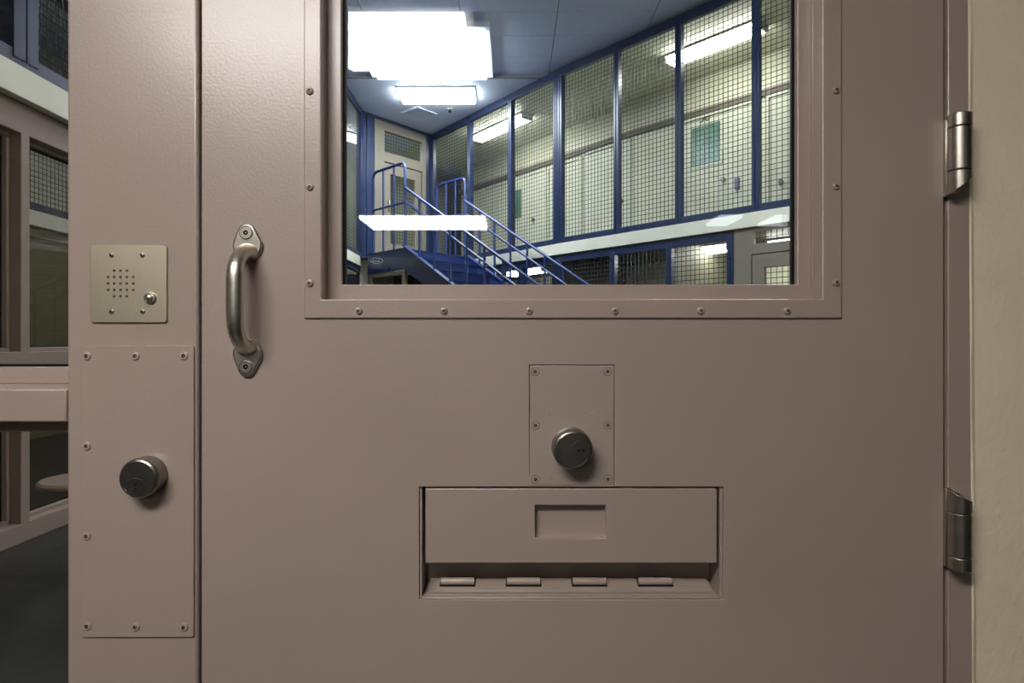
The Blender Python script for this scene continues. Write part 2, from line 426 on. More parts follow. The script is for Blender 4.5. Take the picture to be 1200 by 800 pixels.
P = [(xh, y, zt0 + z) for y, z in path] + [(xh, 0.854, (zt0 + zb0) / 2)] + [(xh, y, zb0 - z) for y, z in path[::-1]]
obj('grip', MB().tube(P, 0.0088, 20, ry=0.0112, up=(0, -1, 0) if False else None, rs=rs + [1.06] + rs[::-1]), 'cast', hd, smooth=60)

# lock access plate, flush in the slab
lp = obj('lock_plate', MB().box(dx(620.9), dx(719.4), YD - 0.0001, YD + 0.012, dz(568.2), dz(428.2)), 'door', door, bevel=0.0008)
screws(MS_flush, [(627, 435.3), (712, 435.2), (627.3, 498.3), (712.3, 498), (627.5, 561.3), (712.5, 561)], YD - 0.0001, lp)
MS_bump = lathe_mesh('filled_hole', [(0.0028, 0), (0.0022, 0.0005), (0, 0.0006)], 'door', 12)
screws(MS_bump, [(645, 484.5), (694, 485), (645.5, 559.5), (653, 561), (694, 558)], YD - 0.0001, lp, 'filled_hole')
def lock_cylinder(parent, X, Z, plug, key_rot, y=YD):
    o = obj('lock_cylinder', MB().lathe([(0.0292, 0), (0.0292, 0.0015), (0.0282, 0.0018), (0.0282, 0.0225), (0.0284, 0.0230), (0.0282, 0.0262), (0.0268, 0.0288), (0.0246, 0.0303), (0.0235, 0.0303), (0.0231, 0.0299), (0, 0.0299)], (X, y, Z), 48), 'lock', parent, smooth=24)
    return o
def cyl_details(lockobj, parent, X, Z, plug, rot, y=YD):
    px, pz = X + plug[0], Z + plug[1]
    obj('key_plug', MB().lathe([(0.0138, 0.0297), (0.0138, 0.0300), (0.0134, 0.0306), (0, 0.0306)], (px, y, pz), 28), 'lock', parent, smooth=20)
    k = MB()
    c, s_ = math.cos(rot), math.sin(rot)
    def q(a, b): return (px + a * c - b * s_, pz + a * s_ + b * c)
    k.prism_y([q(*p) for p in [(-0.0058, -0.0008), (-0.001, -0.0012), (0.004, -0.0016), (0.0058, -0.0012), (0.0058, 0.0014), (0.002, 0.0010), (-0.001, 0.0014), (-0.004, 0.0006), (-0.0058, 0.0008)]], y - 0.0309, y - 0.0304)
    obj('keyway', k, 'void', parent)
    obj('key_pin', MB().lathe([(0.0009, 0.0305), (0.0008, 0.0312), (0, 0.0314)], (q(0.001, -0.0006)[0], y, q(0.001, -0.0006)[1]), 8), 'cast', parent, smooth=60)
LX2, LZ2 = dx(669.5), dz(523.5)
lk = lock_cylinder(door, LX2, LZ2, None, 0)
cyl_details(lk, lk, LX2, LZ2, (0.0105, 0.0003), 0.0)

# food slot: flap, pull recess, hinge, sill
sl0, sl1 = dx(491), dx(848)
fs = link('food_slot', None, door, ((sl0 + sl1) / 2, YD, dz(702)))
fx = [dx(498.3), dx(627), dx(710), dx(840.6)]
fz = [dz(660), dz(630.5), dz(592), dz(572.4)]
flap = obj('flap', MB().plate(fx, fz, {(1, 1)}, YD + 0.001, YD + 0.030), 'door', fs, bevel=0.0013)
obj('flap_pull_recess', MB().box(fx[1] - 0.002, fx[2] + 0.002, YD + 0.0135, YD + 0.016, fz[1] - 0.002, fz[2] + 0.002), 'door', fs)
obj('slot_back', MB().box(sl0, sl1, 0.953, 0.961, dz(702), dz(571)), 'door', fs)
# liner on three sides, a small step inside the opening
obj('slot_liner', MB().box(sl0 + 0.0002, dx(494.2), YD + 0.0035, 0.953, dz(702), dz(570.5)), 'door', fs, bevel=0.0006)
obj('slot_liner', MB().box(dx(844.4), sl1 - 0.0002, YD + 0.0035, 0.953, dz(702), dz(570.5)), 'door', fs, bevel=0.0006)
sill = MB().hexa([(dx(494.4), YD + 0.001, dz(702.2)), (dx(844.2), YD + 0.001, dz(702.2)), (dx(844.2), 0.953, dz(702.2)), (dx(494.4), 0.953, dz(702.2))],
                 [(dx(494.4), YD + 0.001, dz(700.2)), (dx(844.2), YD + 0.001, dz(700.2)), (dx(844.2), 0.953, dz(696.5)), (dx(494.4), 0.953, dz(696.5))])
obj('slot_sill', sill, 'door', fs, bevel=0.001)
hz0, hz1 = CAMZ - 0.3705, zt(676.5, 0.942)
leafm = MB().hexa([(dx(500), 0.914, hz0 - 0.003), (dx(838), 0.914, hz0 - 0.003), (dx(838), 0.942, hz1 - 0.003), (dx(500), 0.942, hz1 - 0.003)],
                  [(dx(500), 0.914, hz0), (dx(838), 0.914, hz0), (dx(838), 0.942, hz1), (dx(500), 0.942, hz1)])
hl = obj('slot_hinge', leafm, 'door', fs, bevel=0.0006)
for a, b in ((517, 556), (594, 633), (671, 710), (748, 786.5)):
    YK = 0.930
    zk = zt(680.8, YK)
    obj('hinge_knuckle', MB().tube([(at(a, YK), YK, zk), (at(b, YK), YK, zk)], 0.0058, 14), 'door', fs, smooth=40)
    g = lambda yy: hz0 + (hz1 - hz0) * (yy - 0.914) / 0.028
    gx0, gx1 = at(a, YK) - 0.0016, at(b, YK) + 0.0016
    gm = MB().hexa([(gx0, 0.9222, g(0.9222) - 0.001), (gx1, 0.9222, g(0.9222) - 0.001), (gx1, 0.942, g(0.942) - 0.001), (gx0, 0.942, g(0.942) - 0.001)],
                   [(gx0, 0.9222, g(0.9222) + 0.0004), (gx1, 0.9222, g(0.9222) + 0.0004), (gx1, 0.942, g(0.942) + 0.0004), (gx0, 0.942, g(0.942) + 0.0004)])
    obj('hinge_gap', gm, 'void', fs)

# hinges
def hinge(ztop, zbot, tip):
    h = link('hinge', None, door, (0.644, 0.89, zbot))
    xc, yc, r = 0.6455, 0.8855, 0.0150
    lf = MB().box(dx(1104.8), 0.6405, 0.8935, 0.9005, zbot, ztop - 0.004)
    lf.box(0.6335, 0.6365, 0.893, 0.955, zbot + 0.004, ztop - 0.006)
    obj('leaf', lf, 'hinge', h, bevel=0.0012)
    L = ztop - zbot
    if tip > 0: cuts = [ztop, ztop - L * 0.165, ztop - L * 0.70, zbot]
    else: cuts = [ztop, ztop - L * 0.30, ztop - L * 0.835, zbot]
    for k in range(3):
        a, b = cuts[k], cuts[k + 1]
        mb = MB(); n = 28
        top, bot = [], []
        for j in range(n):
            t = 2 * PI * j / n
            x, y = xc + r * math.cos(t), yc + r * math.sin(t) * 1.0
            za, zb_ = a - (0.0006 if k else 0.0), b + (0.0006 if k < 2 else 0.0)
            if tip > 0 and k == 2: zb_ = b + 0.0005 + (x - xc + r) * 0.80 + (yc + r - y) * 0.10
            if tip < 0 and k == 0: za = a - 0.0005 - (x - xc + r) * 0.45 - (yc + r - y) * 0.22
            top.append((x, y, za)); bot.append((x, y, zb_))
        mb.hexa(bot, top)
        obj('knuckle', mb, 'hinge', h, bevel=0.0010, smooth=40)
    # the web that ties the outer knuckles to the leaf
    wb = MB()
    if tip > 0: wb.box(0.6325, 0.640, 0.878, 0.8995, zbot + 0.002, cuts[2]).box(0.6325, 0.640, 0.878, 0.8995, cuts[1], ztop - 0.004)
    else: wb.box(0.6325, 0.640, 0.878, 0.8995, zbot + 0.002, cuts[2]).box(0.6325, 0.640, 0.878, 0.8995, cuts[1], ztop - 0.006)
    obj('web', wb, 'hinge', h, bevel=0.001)
hinge(zt(134, 0.885), zt(228.5, 0.885), 1)
hinge(zt(571, 0.885), zt(667, 0.885), -1)

# ================================================================== THINGS ON THE MULLION
ic = thing('intercom', 'square brushed steel intercom plate with speaker holes on the mullion', 'intercom', (dx(152), YD, dz(378)))
holes_c = [(x, y) for x in (128.4, 135.6, 143.0, 150.4, 157.8) for y in (317.4, 324.8, 332.3, 339.8, 347.2)]
holes_c = [h for h in holes_c if not (h[0] in (128.4, 157.8) and h[1] in (317.4, 347.2))]
def round_rect(x0, x1, z0, z1, r, n=5):
    pts = []
    for cx, cz, a0 in ((x1 - r, z1 - r, 0), (x0 + r, z1 - r, PI / 2), (x0 + r, z0 + r, PI), (x1 - r, z0 + r, 1.5 * PI)):
        for i in range(n + 1):
            a = a0 + PI / 2 * i / n
            pts.append((cx + r * math.cos(a), cz + r * math.sin(a)))
    return pts
obj('face_plate', MB().prism_y(round_rect(dx(107.3), dx(196.8), dz(378), dz(287.5), 0.0045), YD - 0.0032, YD), 'steel', ic, bevel=0.0008)
MH = MB().lathe([(0.00195, 0), (0.0019, 0.0004), (0.0013, 0.0002), (0, 0.0001)], n=12).mesh('speaker_hole', 'black')
for px, py in holes_c:
    link('speaker_hole', MH, ic, (dx(px), YD - 0.00305, dz(py)))
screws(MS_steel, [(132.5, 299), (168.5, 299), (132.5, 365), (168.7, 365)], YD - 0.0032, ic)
obj('call_button', MB().lathe([(0.0086, 0), (0.0086, 0.0022), (0.0078, 0.0034), (0.0064, 0.0036), (0.0062, 0.0026), (0.0054, 0.0026), (0.0052, 0.0048), (0.0036, 0.0062), (0, 0.0068)], (dx(177.8), YD - 0.0032, dz(349.3)), 28), 'cast', ic, smooth=35)

cp = thing('cover_plate', 'tall tan cover plate with key cylinder screwed to the mullion', 'cover plate', (dx(162), YD, dz(745)))
obj('plate', MB().prism_y(round_rect(dx(96.5), dx(228.3), dz(745.5), dz(404.5), 0.004), YD - 0.0030, YD), 'frame', cp, bevel=0.0009)
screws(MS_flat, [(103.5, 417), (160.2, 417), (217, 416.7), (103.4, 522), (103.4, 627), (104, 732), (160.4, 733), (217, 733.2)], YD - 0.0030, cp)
LX1, LZ1 = dx(175.8), dz(555.6)
lk = lock_cylinder(cp, LX1, LZ1, None, 0)
cyl_details(lk, lk, LX1, LZ1, (-0.003, -0.0125), PI / 2)

# ================================================================== LOBBY CEILING FITTINGS (seen mirrored in the glass)
def troffer(name, label, x0, x1, y0, y1, z, lamp, group=None, frame='white', drop=0.03, cat='ceiling light', lens=0.03):
    t = thing(name, label, cat, ((x0 + x1) / 2, (y0 + y1) / 2, z), group)
    f = MB()
    w = 0.03
    f.box(x0 - w, x1 + w, y0 - w, y0, z - drop, z).box(x0 - w, x1 + w, y1, y1 + w, z - drop, z)
    f.box(x0 - w, x0, y0, y1, z - drop, z).box(x1, x1 + w, y0, y1, z - drop, z)
    obj('housing', f, frame, t)
    obj('diffuser', MB().box(x0, x1, y0, y1, z - drop - lens, z - 0.001), lamp, t)
    return t
troffer('ceiling_light', 'bright rectangular lobby light mirrored at upper left of door glass', -1.30, -0.175, -0.77, -0.36, ZC, 'lobby_lamp')
troffer('ceiling_light', 'long white lobby light mirrored across the stair rails in door glass', -1.47, -0.262, -4.61, -4.0, ZC, 'lobby_lamp2')
troffer('small_ceiling_light', 'pale square light mirrored on the cream ledge, nearer the middle of glass', 1.99, 2.2, -4.39, -3.96, ZC, 'dim_lamp')
troffer('small_ceiling_light', 'pale square light mirrored on the cream ledge at right edge of glass', 2.52, 2.8, -4.39, -3.96, ZC, 'dim_lamp')
sd = thing('smoke_detector', 'round white smoke detector mirrored at the top left of the glass', 'smoke detector', (-0.437, -0.285, ZC - 0.04))
obj('base', MB().lathe([(0.048, 0.04), (0.048, 0.025), (0.044, 0.02), (0, 0.02)], (-0.437, -0.285, ZC - 0.04), 24, 'z'), 'white', sd, smooth=35)
obj('sensor_dome', MB().lathe([(0.036, 0.02), (0.034, 0.006), (0.03, 0), (0, 0)], (-0.437, -0.285, ZC - 0.04), 24, 'z'), 'grid', sd, smooth=35)

# ================================================================== THE UNIT BEYOND THE DOOR
LZ0, LZ1_ = 2.38, 2.545                      # ledge (edge of the upper floor)
W0, W1 = Vector((-2.65, 10.85)), Vector((-1.58, 12.12))
P1, P2 = Vector((0.70, 9.2)), Vector((3.04, 6.63))
dB = (P2 - P1).normalized()
P3 = P1 + dB * 5.4
dA = (P1 - W1).normalized(); nA = Vector((-dA.y, dA.x)) * -1
nB = Vector((dB.y, -dB.x))                    # towards the viewer's side
nA = Vector((dA.y, -dA.x))
dC = (W1 - W0).normalized(); nC = Vector((dC.y, -dC.x))
def s_at(P, d, px):
    """distance along a plan line at which it crosses the sight line of pixel column px"""
    k = (px - 600) / F
    return (k * P.y - P.x) / (d.x - k * d.y)

# ceiling: soffit (smooth) beyond Y = 9.5, tiles before it
tag(obj('ceiling_soffit', MB().box(-7.5, 7.5, 9.5, 16, CEIL, CEIL + 0.15), 'soffit'), 'smooth painted soffit over the far end of the unit', 'ceiling', kind='structure')
tl = thing('ceiling_tiles', 'suspended ceiling of large white tiles over the unit', 'ceiling', (0, 5, CEIL + 0.05), kind='structure')
obj('tile_grid', MB().box(-7.5, 7.5, 1.1, 9.5, CEIL + 0.062, CEIL + 0.14), 'grid', tl)
TM = MB().box(-0.6035, 0.6035, -0.3005, 0.3005, 0, 0.012)
bmesh.ops.translate(TM.bm, verts=TM.bm.verts[:], vec=(0, 0, 0))
TMm = TM.mesh('ceiling_tile', 'tile')
for i in range(-5, 6):
    for j in range(0, 14):
        x = 0.57 + 0.61 + (i - 1) * 1.22 + 0.0; y = 9.195 - j * 0.61
        if x > 7: continue
        link('ceiling_tile', TMm, tl, (x, y, CEIL + 0.05))
tag(obj('baseboard_soffit_edge', MB().box(-7.5, 7.5, 9.46, 9.5, CEIL - 0.012, CEIL + 0.06), 'grid'), 'grey edge strip where tiles meet the soffit', 'trim', kind='structure').name = 'trim_2'

# light panels of the unit
def panel_light(label, a0, a1, b0, b1, lamp='sky_lamp'):
    z = CEIL + 0.05
    t = thing('ceiling_panel_light', label, 'ceiling light', ((a0 + a1) / 2, (b0 + b1) / 2, z - 0.11), 'large ceiling light panels')
    f = MB()
    f.box(a0 - 0.10, a1 + 0.10, b0 - 0.1, b0, z - 0.075, z).box(a0 - 0.10, a1 + 0.10, b1, b1 + 0.04, z - 0.075, z).box(a0 - 0.10, a0, b0, b1, z - 0.075, z).box(a1, a1 + 0.10, b0, b1, z - 0.075, z)
    obj('housing', f, 'soffit', t)
    obj('diffuser', MB().box(a0, a1, b0, b1, z - 0.122, z - 0.001), lamp, t)
panel_light('large square glowing ceiling light panel over the stairs', -2.04, -0.39, 8.0, 9.38)
panel_light('added unseen ceiling light panel nearer the door, above the view', -2.04, -0.39, 3.4, 4.78, 'sky_lamp_near')  # unseen panel, added to brighten the left ledge and screen
panel_light('added unseen ceiling light panel above the view on the right', 1.5, 3.15, 3.4, 4.78)  # unseen panel, added for more light in the near unit
troffer('wrap_light', 'small rectangular ceiling light on the soffit above the tier door', -1.83, -0.62, 9.82, 10.36, CEIL - 0.003, 'small_lamp', frame='grid', drop=0.02, lens=0.045)
vt = thing('ceiling_vent', 'square white air vent on the soffit near the corner', 'vent', (-1.66, 10.95, CEIL))
u2 = dC; v2 = nC; vc = Vector((-1.66, 10.95))
vf = MB()
for a, b, c, d in ((-0.23, 0.23, -0.23, -0.18), (-0.23, 0.23, 0.18, 0.23), (-0.23, -0.18, -0.18, 0.18), (0.18, 0.23, -0.18, 0.18)):
    vf.obox(vc, u2, v2, a, b, c, d, CEIL - 0.02, CEIL)
obj('frame', vf, 'soffit', vt)
SLM = None
for k in range(9):
    c = -0.16 + k * 0.04
    obj('slat', MB().obox(vc, u2, v2, -0.18, 0.18, c - 0.012, c + 0.012, CEIL - 0.014, CEIL - 0.004), 'tile', vt)
obj('duct', MB().obox(vc, u2, v2, -0.18, 0.18, -0.18, 0.18, CEIL - 0.003, CEIL), 'grid', vt)
sp = thing('sprinkler_head', 'small round dark sprinkler on the soffit beside the vent', 'sprinkler', (-1.09, 10.77, CEIL - 0.05))
obj('escutcheon', MB().lathe([(0.06, 0.05), (0.055, 0.04), (0.02, 0.038), (0, 0.038)], (-1.09, 10.77, CEIL - 0.05), 16, 'z'), 'white', sp, smooth=40)
obj('deflector', MB().lathe([(0, 0), (0.03, 0), (0.03, 0.006), (0.012, 0.012), (0.012, 0.04), (0, 0.04)], (-1.09, 10.77, CEIL - 0.05), 14, 'z'), 'void', sp, smooth=40)

# ------------------------------------------------------------------ wire mesh partitions
GS, WR = 0.060, 0.0042
def wire_panel(P, d, n, s0, s1, z0, z1, nn, crimp=False, wr=WR):
    mb = MB()
    nv = max(1, round((s1 - s0) / GS)); nh = max(1, round((z1 - z0) / GS))
    q = lambda a, b, z: Vector((P[0] + d[0] * a + n[0] * b, P[1] + d[1] * a + n[1] * b, z))
    for i in range(1, nv):
        s = s0 + (s1 - s0) * i / nv
        if crimp: pts = [q(s, nn + 0.004 * (1 if (i + k) % 2 else -1), z0 + (z1 - z0) * k / nh) for k in range(nh + 1)]
        else: pts = [q(s, nn + wr * 0.6, z0), q(s, nn + wr * 0.6, z1)]
        mb.tube(pts, wr, 4, cap=False)
    for k in range(1, nh):
        z = z0 + (z1 - z0) * k / nh
        if crimp: pts = [q(s0 + (s1 - s0) * i / nv, nn - 0.004 * (1 if (i + k) % 2 else -1), z) for i in range(nv + 1)]
        else: pts = [q(s0, nn - wr * 0.6, z), q(s1, nn - wr * 0.6, z)]
        mb.tube(pts, wr, 4, cap=False)
    return mb
def partition(name, label, P, Q, z0, z1, posts, pw=0.085, top=0.1, bot=0.09, crimp=(), mat='blue', wmat='bluemesh', wr=WR, skip=(), group=None):
    d = (Q - P).normalized(); n = Vector((d.y, -d.x)); L = (Q - P).length
    t = thing(name, label, 'partition', (P.x, P.y, z0), group)
    obj('top_rail', MB().obox(P, d, n, 0, L, -0.04, 0.03, z1 - top, z1), mat, t, bevel=0.004)
    obj('bottom_rail', MB().obox(P, d, n, 0, L, -0.04, 0.03, z0, z0 + bot), mat, t, bevel=0.004)
    for s in posts:
        w = pw / 2
        a = max(0, s - w); b = min(L, s + w)
        pm = MB()
        pm.obox(P, d, n, a, s - 0.004, -0.045, 0.036, z0 + bot * 0.5, z1 - top * 0.5)
        pm.obox(P, d, n, s + 0.004, b, -0.045, 0.036, z0 + bot * 0.5, z1 - top * 0.5)
        pm.obox(P, d, n, s - 0.004, s + 0.004, -0.045, 0.024, z0 + bot * 0.5, z1 - top * 0.5)
        obj('post', pm, mat, t, bevel=0.003)
    for i, (a, b) in enumerate(zip(posts, posts[1:])):
        if i in skip: continue
        obj('wire_mesh', wire_panel(P, d, n, a + pw / 2, b - pw / 2, z0 + bot, z1 - top, -0.005, crimp=(i in crimp), wr=wr), wmat, t)
    return t
UZ0, UZ1 = LZ1_, CEIL - 0.005
# right-hand run, upper tier
postsB = [0.047, s_at(P1, dB, 723.5), s_at(P1, dB, 796), s_at(P1, dB, 886.5), s_at(P1, dB, 886.5) + 0.95, s_at(P1, dB, 886.5) + 1.9]
partition('mesh_partition', 'upper tier blue framed wire mesh partition, right of the tall double post', P1, P3, UZ0, UZ1, postsB, top=0.12, group='upper tier mesh partitions')
LA = (P1 - W1).length
postsA = [0.06, s_at(W1, dA, 551), s_at(W1, dA, 599), LA - 0.047]
partition('mesh_partition', 'upper tier blue framed wire mesh partition behind the stair rails', W1, P1, UZ0, UZ1, postsA, top=0.12, group='upper tier mesh partitions')
WL0 = Vector((-2.65, 1.3))
partition('mesh_partition', 'upper tier blue framed wire mesh partition along the left wall', WL0, W0, UZ0, UZ1, [0.05, 0.81, 2.01, 3.2, 4.4, 5.6, 6.8, 8.0, 9.43], pw=0.17, top=0.12, crimp=(0, 1, 2), wr=0.0046, group='upper tier mesh partitions')
# right-hand run, lower tier
sE = s_at(P1, dB, 861.5)
partition('mesh_partition', 'lower tier blue framed wire mesh partition under the cream ledge', P1, P1 + dB * sE, 0, LZ0 - 0.002, [0.05, s_at(P1, dB, 719), s_at(P1, dB, 785), sE - 0.04], pw=0.09, top=0.11, group='lower tier mesh partitions')
partition('mesh_partition', 'lower tier blue framed wire mesh partition behind the staircase', W1, P1, 0, LZ0 - 0.002, [0.06, s_at(W1, dA, 551), s_at(W1, dA, 612), LA - 0.06], pw=0.12, top=0.11, group='lower tier mesh partitions')

# cream ledge = edge of the upper floor; slabs behind
def slab(P, Q, name, label, depth=1.8, front=0.06):
    d = (Q - P).normalized(); n = Vector((d.y, -d.x)); L = (Q - P).length
    t = thing(name, label, 'floor edge', (P.x, P.y, LZ0), kind='structure')
    obj('fascia', MB().obox(P, d, n, -0.02, L + 0.02, 0.0, front, LZ0, LZ1_), 'ledge', t, bevel=0.004)
    obj('floor_slab', MB().obox(P, d, n, -0.1, L + 0.1, -depth, 0.0, LZ0, LZ1_ - 0.001), 'greyroom', t)
slab(P1, P3, 'trim_3', 'long cream concrete ledge under the right mesh run')
slab(W1, P1, 'trim_4', 'cream concrete ledge behind the staircase')
slab(WL0, W0, 'trim_5', 'pale cream concrete ledge along the left wall', depth=0.6)

# ------------------------------------------------------------------ tier back walls, doors, tubes
def back_wall(name, label, P, Q, off, z0, z1, mat, ext0=0.5, ext1=0.5):
    d = (Q - P).normalized(); n = Vector((d.y, -d.x)); L = (Q - P).length
    return tag(obj(name, MB().obox(P, d, n, -ext0, L + ext1, -off - 0.12, -off, z0, z1), mat), label, 'wall', kind='structure')
OFF = 1.8
back_wall('wall_tier_right', 'cream upper tier wall behind the right mesh run', P1, P3, OFF, LZ1_, CEIL, 'tier', -0.05, 0.4)
back_wall('wall_tier_rear', 'cream upper tier wall behind the stairs', W1, P1, OFF, LZ1_, CEIL, 'tier', 1.7, -0.05)
back_wall('wall_lower_right', 'cream lower tier wall behind the right mesh run', P1, P3, OFF, 0, LZ0, 'tier', -0.05, 0.4)
back_wall('wall_lower_rear', 'cream lower tier wall behind the staircase', W1, P1, OFF, 0, LZ0, 'tier', 0.6, -0.05)
sX = s_at(P1, dB, 786)
tag(obj('wall_light_block', MB().obox(P1, dB, nB, sX - 0.05, sX + 0.03, -OFF, -0.06, 0, LZ0), 'greyroom'), 'added grey cross wall keeping tube light out of the lower bays', 'wall', kind='structure')  # added to block tube light, so the first lower bays stay dark
tag(obj('wall_cross_rear', MB().obox(P1, dB, nB, -0.2, -0.12, -OFF, -0.08, 0, LZ0), 'greyroom'), 'grey cross wall behind the tall double post', 'wall', kind='structure')

tag(obj('ceiling_tier_right', MB().obox(P1, dB, nB, -0.3, 5.6, -OFF, -0.05, CEIL - 0.03, CEIL - 0.0), 'tier'), 'cream ceiling over the right tier behind the mesh', 'ceiling', kind='structure')
tag(obj('ceiling_tier_rear', MB().obox(W1, dA, nA, -1.5, LA + 0.4, -OFF, -0.05, CEIL - 0.031, CEIL - 0.001), 'tier'), 'cream ceiling over the tier behind the stairs', 'ceiling', kind='structure')
def strip_on(P, d, n, s0, s1, z, name, label):
    t = thing(name, label, 'trim', tuple(P + d * s0) + (z,), kind='structure')
    obj('rail', MB().obox(P, d, n, s0, s1, -OFF, -OFF + 0.05, z, z + 0.06), 'greyroom', t)
    obj('cap', MB().obox(P, d, n, s0, s1, -OFF, -OFF + 0.07, z + 0.06, z + 0.09), 'tan', t)
strip_on(P1, dB, nB, 0.067, 5.2, 4.56, 'trim_6', 'dark rail above the upper tier doors on the right')
strip_on(W1, dA, nA, -1.7, LA - 0.067, 4.56, 'trim_7', 'dark rail above the upper tier doors behind the stairs')

def text_mesh(body, size, name, mat, depth=0.002):
    cu = bpy.data.curves.new(name, 'FONT'); cu.body = body; cu.size = size; cu.extrude = depth; cu.align_x = 'CENTER'
    o = bpy.data.objects.new(name, cu); C.objects.link(o)
    dg = bpy.context.evaluated_depsgraph_get()
    me = bpy.data.meshes.new_from_object(o.evaluated_get(dg))
    bpy.data.objects.remove(o); me.materials.clear(); me.materials.append(M[mat]); me.name = name
    return me

# (frame of back wall) local axes: s along wall, n to viewer
def tier_door(num, label, P, d, n, s0, s1, z0, zt_, win=None, knob=None, number=None, box=None):
    t = thing('door_%d' % num, label, 'door', tuple(P + d * s0 - n * OFF) + (z0,), kind='structure')
    a = -OFF
    obj('leaf', MB().obox(P, d, n, s0, s1, a, a + 0.03, z0, zt_), 'tierdoor', t, bevel=0.004)
    fr = MB().obox(P, d, n, s0 - 0.05, s0 - 0.008, a, a + 0.05, z0, zt_ + 0.05).obox(P, d, n, s1 + 0.008, s1 + 0.05, a, a + 0.05, z0, zt_ + 0.05).obox(P, d, n, s0 - 0.05, s1 + 0.05, a, a + 0.05, zt_ + 0.008, zt_ + 0.05)
    obj('frame', fr, 'tierdoor', t, bevel=0.003)
    if win:
        w0, w1, v0, v1 = win
        wf_ = MB()
        for q in ((w0 - 0.03, w1 + 0.03, v1, v1 + 0.03), (w0 - 0.03, w1 + 0.03, v0 - 0.03, v0), (w0 - 0.03, w0, v0, v1), (w1, w1 + 0.03, v0, v1)):
            wf_.obox(P, d, n, q[0], q[1], a + 0.03, a + 0.045, q[2], q[3])
        obj('window_frame', wf_, 'tierdoor', t)
        obj('window_pane', MB().obox(P, d, n, w0, w1, a + 0.03, a + 0.036, v0, v1), 'greenglass', t)
    if knob:
        k = P + d * knob[0] + n * (a + 0.03)
        kb = MB(); e = k + n * 0.05
        kb.tube([(k.x, k.y, knob[1]), (e.x, e.y, knob[1])], 0.035, 14)
        obj('lock_cylinder', kb, 'lock', t, smooth=40)
    if number:
        me = text_mesh(number[0], 0.19, 'door_number', 'print')
        o = bpy.data.objects.new('door_number', me); C.objects.link(o); o.parent = t
        c = P + d * number[1] + n * (a + 0.056 if False else a + 0.034)
        w = Vector((c.x, c.y, number[2]))
        o.location = w - ORG[t.name]; o.rotation_euler = (PI / 2, 0, math.atan2(d.y, d.x)); ORG[o.name] = w
    if box:
        obj('latch_box', MB().obox(P, d, n, box[0], box[0] + 0.07, a + 0.03, a + 0.07, box[1], box[1] + 0.16), 'purple', t, bevel=0.004)
PB = P1 - nB * OFF
def sb(px): return s_at(PB, dB, px)
def Db(px): return (PB + dB * sb(px)).y
tier_door(2, 'cream upper tier door with green window and number behind right mesh', P1, dB, nB, sb(800), sb(884), LZ1_, 4.50,
          win=(sb(812), sb(846), zt(193, Db(829)), zt(147, Db(829))), knob=(sb(849), zt(211, Db(849))), number=('58', sb(827), zt(143, Db(827))), box=(sb(863), zt(222, Db(866))))
tier_door(4, 'cream upper tier door behind the rightmost upper mesh panel', P1, dB, nB, sb(903), sb(985), LZ1_, 4.50, win=(sb(935), sb(962), 3.95, 4.35), knob=(sb(917), zt(214, Db(917))))
PA = W1 - nA * OFF
def sa(px): return s_at(PA, dA, px)
def Da(px): return (PA + dA * sa(px)).y
tier_door(3, 'plain cream upper tier door behind mesh beside the tall double post', W1, dA, nA, sa(685), sa(738), LZ1_, 4.48, knob=(sa(730), 3.5))
tier_door(5, 'cream upper tier door with narrow green window above far stair rail', P1 if False else W1, dA, nA, sa(572), sa(640), LZ1_, 4.46, win=(sa(603), sa(613), 3.65, 4.25), knob=(sa(627), 3.55))
tier_door(6, 'cream upper tier door half hidden by the tall double post', W1, dA, nA, sa(645), sa(680), LZ1_, 4.46, win=(sa(645) + 0.12, sa(652), 3.3, 4.25))

def tube_light(label, P, d, n, s0, s1, nn, z, group='tube lights behind the mesh'):
    t = thing('tube_light', label, 'ceiling light', tuple(P + d * s0 + n * nn) + (z - 0.1,), group)
    obj('housing', MB().obox(P, d, n, s0 - 0.03, s1 + 0.03, nn - 0.14, nn + 0.14, z - 0.03, z), 'white', t)
    obj('diffuser', MB().obox(P, d, n, s0, s1, nn - 0.11, nn + 0.11, z - 0.1, z - 0.03), 'tier_lamp', t)
    for e in (s0 - 0.03, s1):
        obj('end_cap', MB().obox(P, d, n, e, e + 0.03, nn - 0.12, nn + 0.12, z - 0.105, z - 0.03), 'white', t)
def tube_px(label, P, d, n, pxa, pxb, nn, z):
    PP = P + n * nn
    tube_light(label, P, d, n, s_at(PP, d, pxa), s_at(PP, d, pxb), nn, z)
tube_px('long white tube light behind the upper mesh on the right', P1, dB, nB, 786, 893, -0.85, CEIL - 0.031)
tube_px('white tube light behind the upper mesh above the stairs', W1, dA, nA, 560, 617, -0.7, CEIL - 0.032)
tube_px('white tube light behind the lower mesh at right', P1, dB, nB, 794, 856, -0.8, LZ0 - 0.002)
tube_px('white tube light behind the lower mesh by the stairs', W1, dA, nA, 600, 640, -0.7, LZ0 - 0.002)

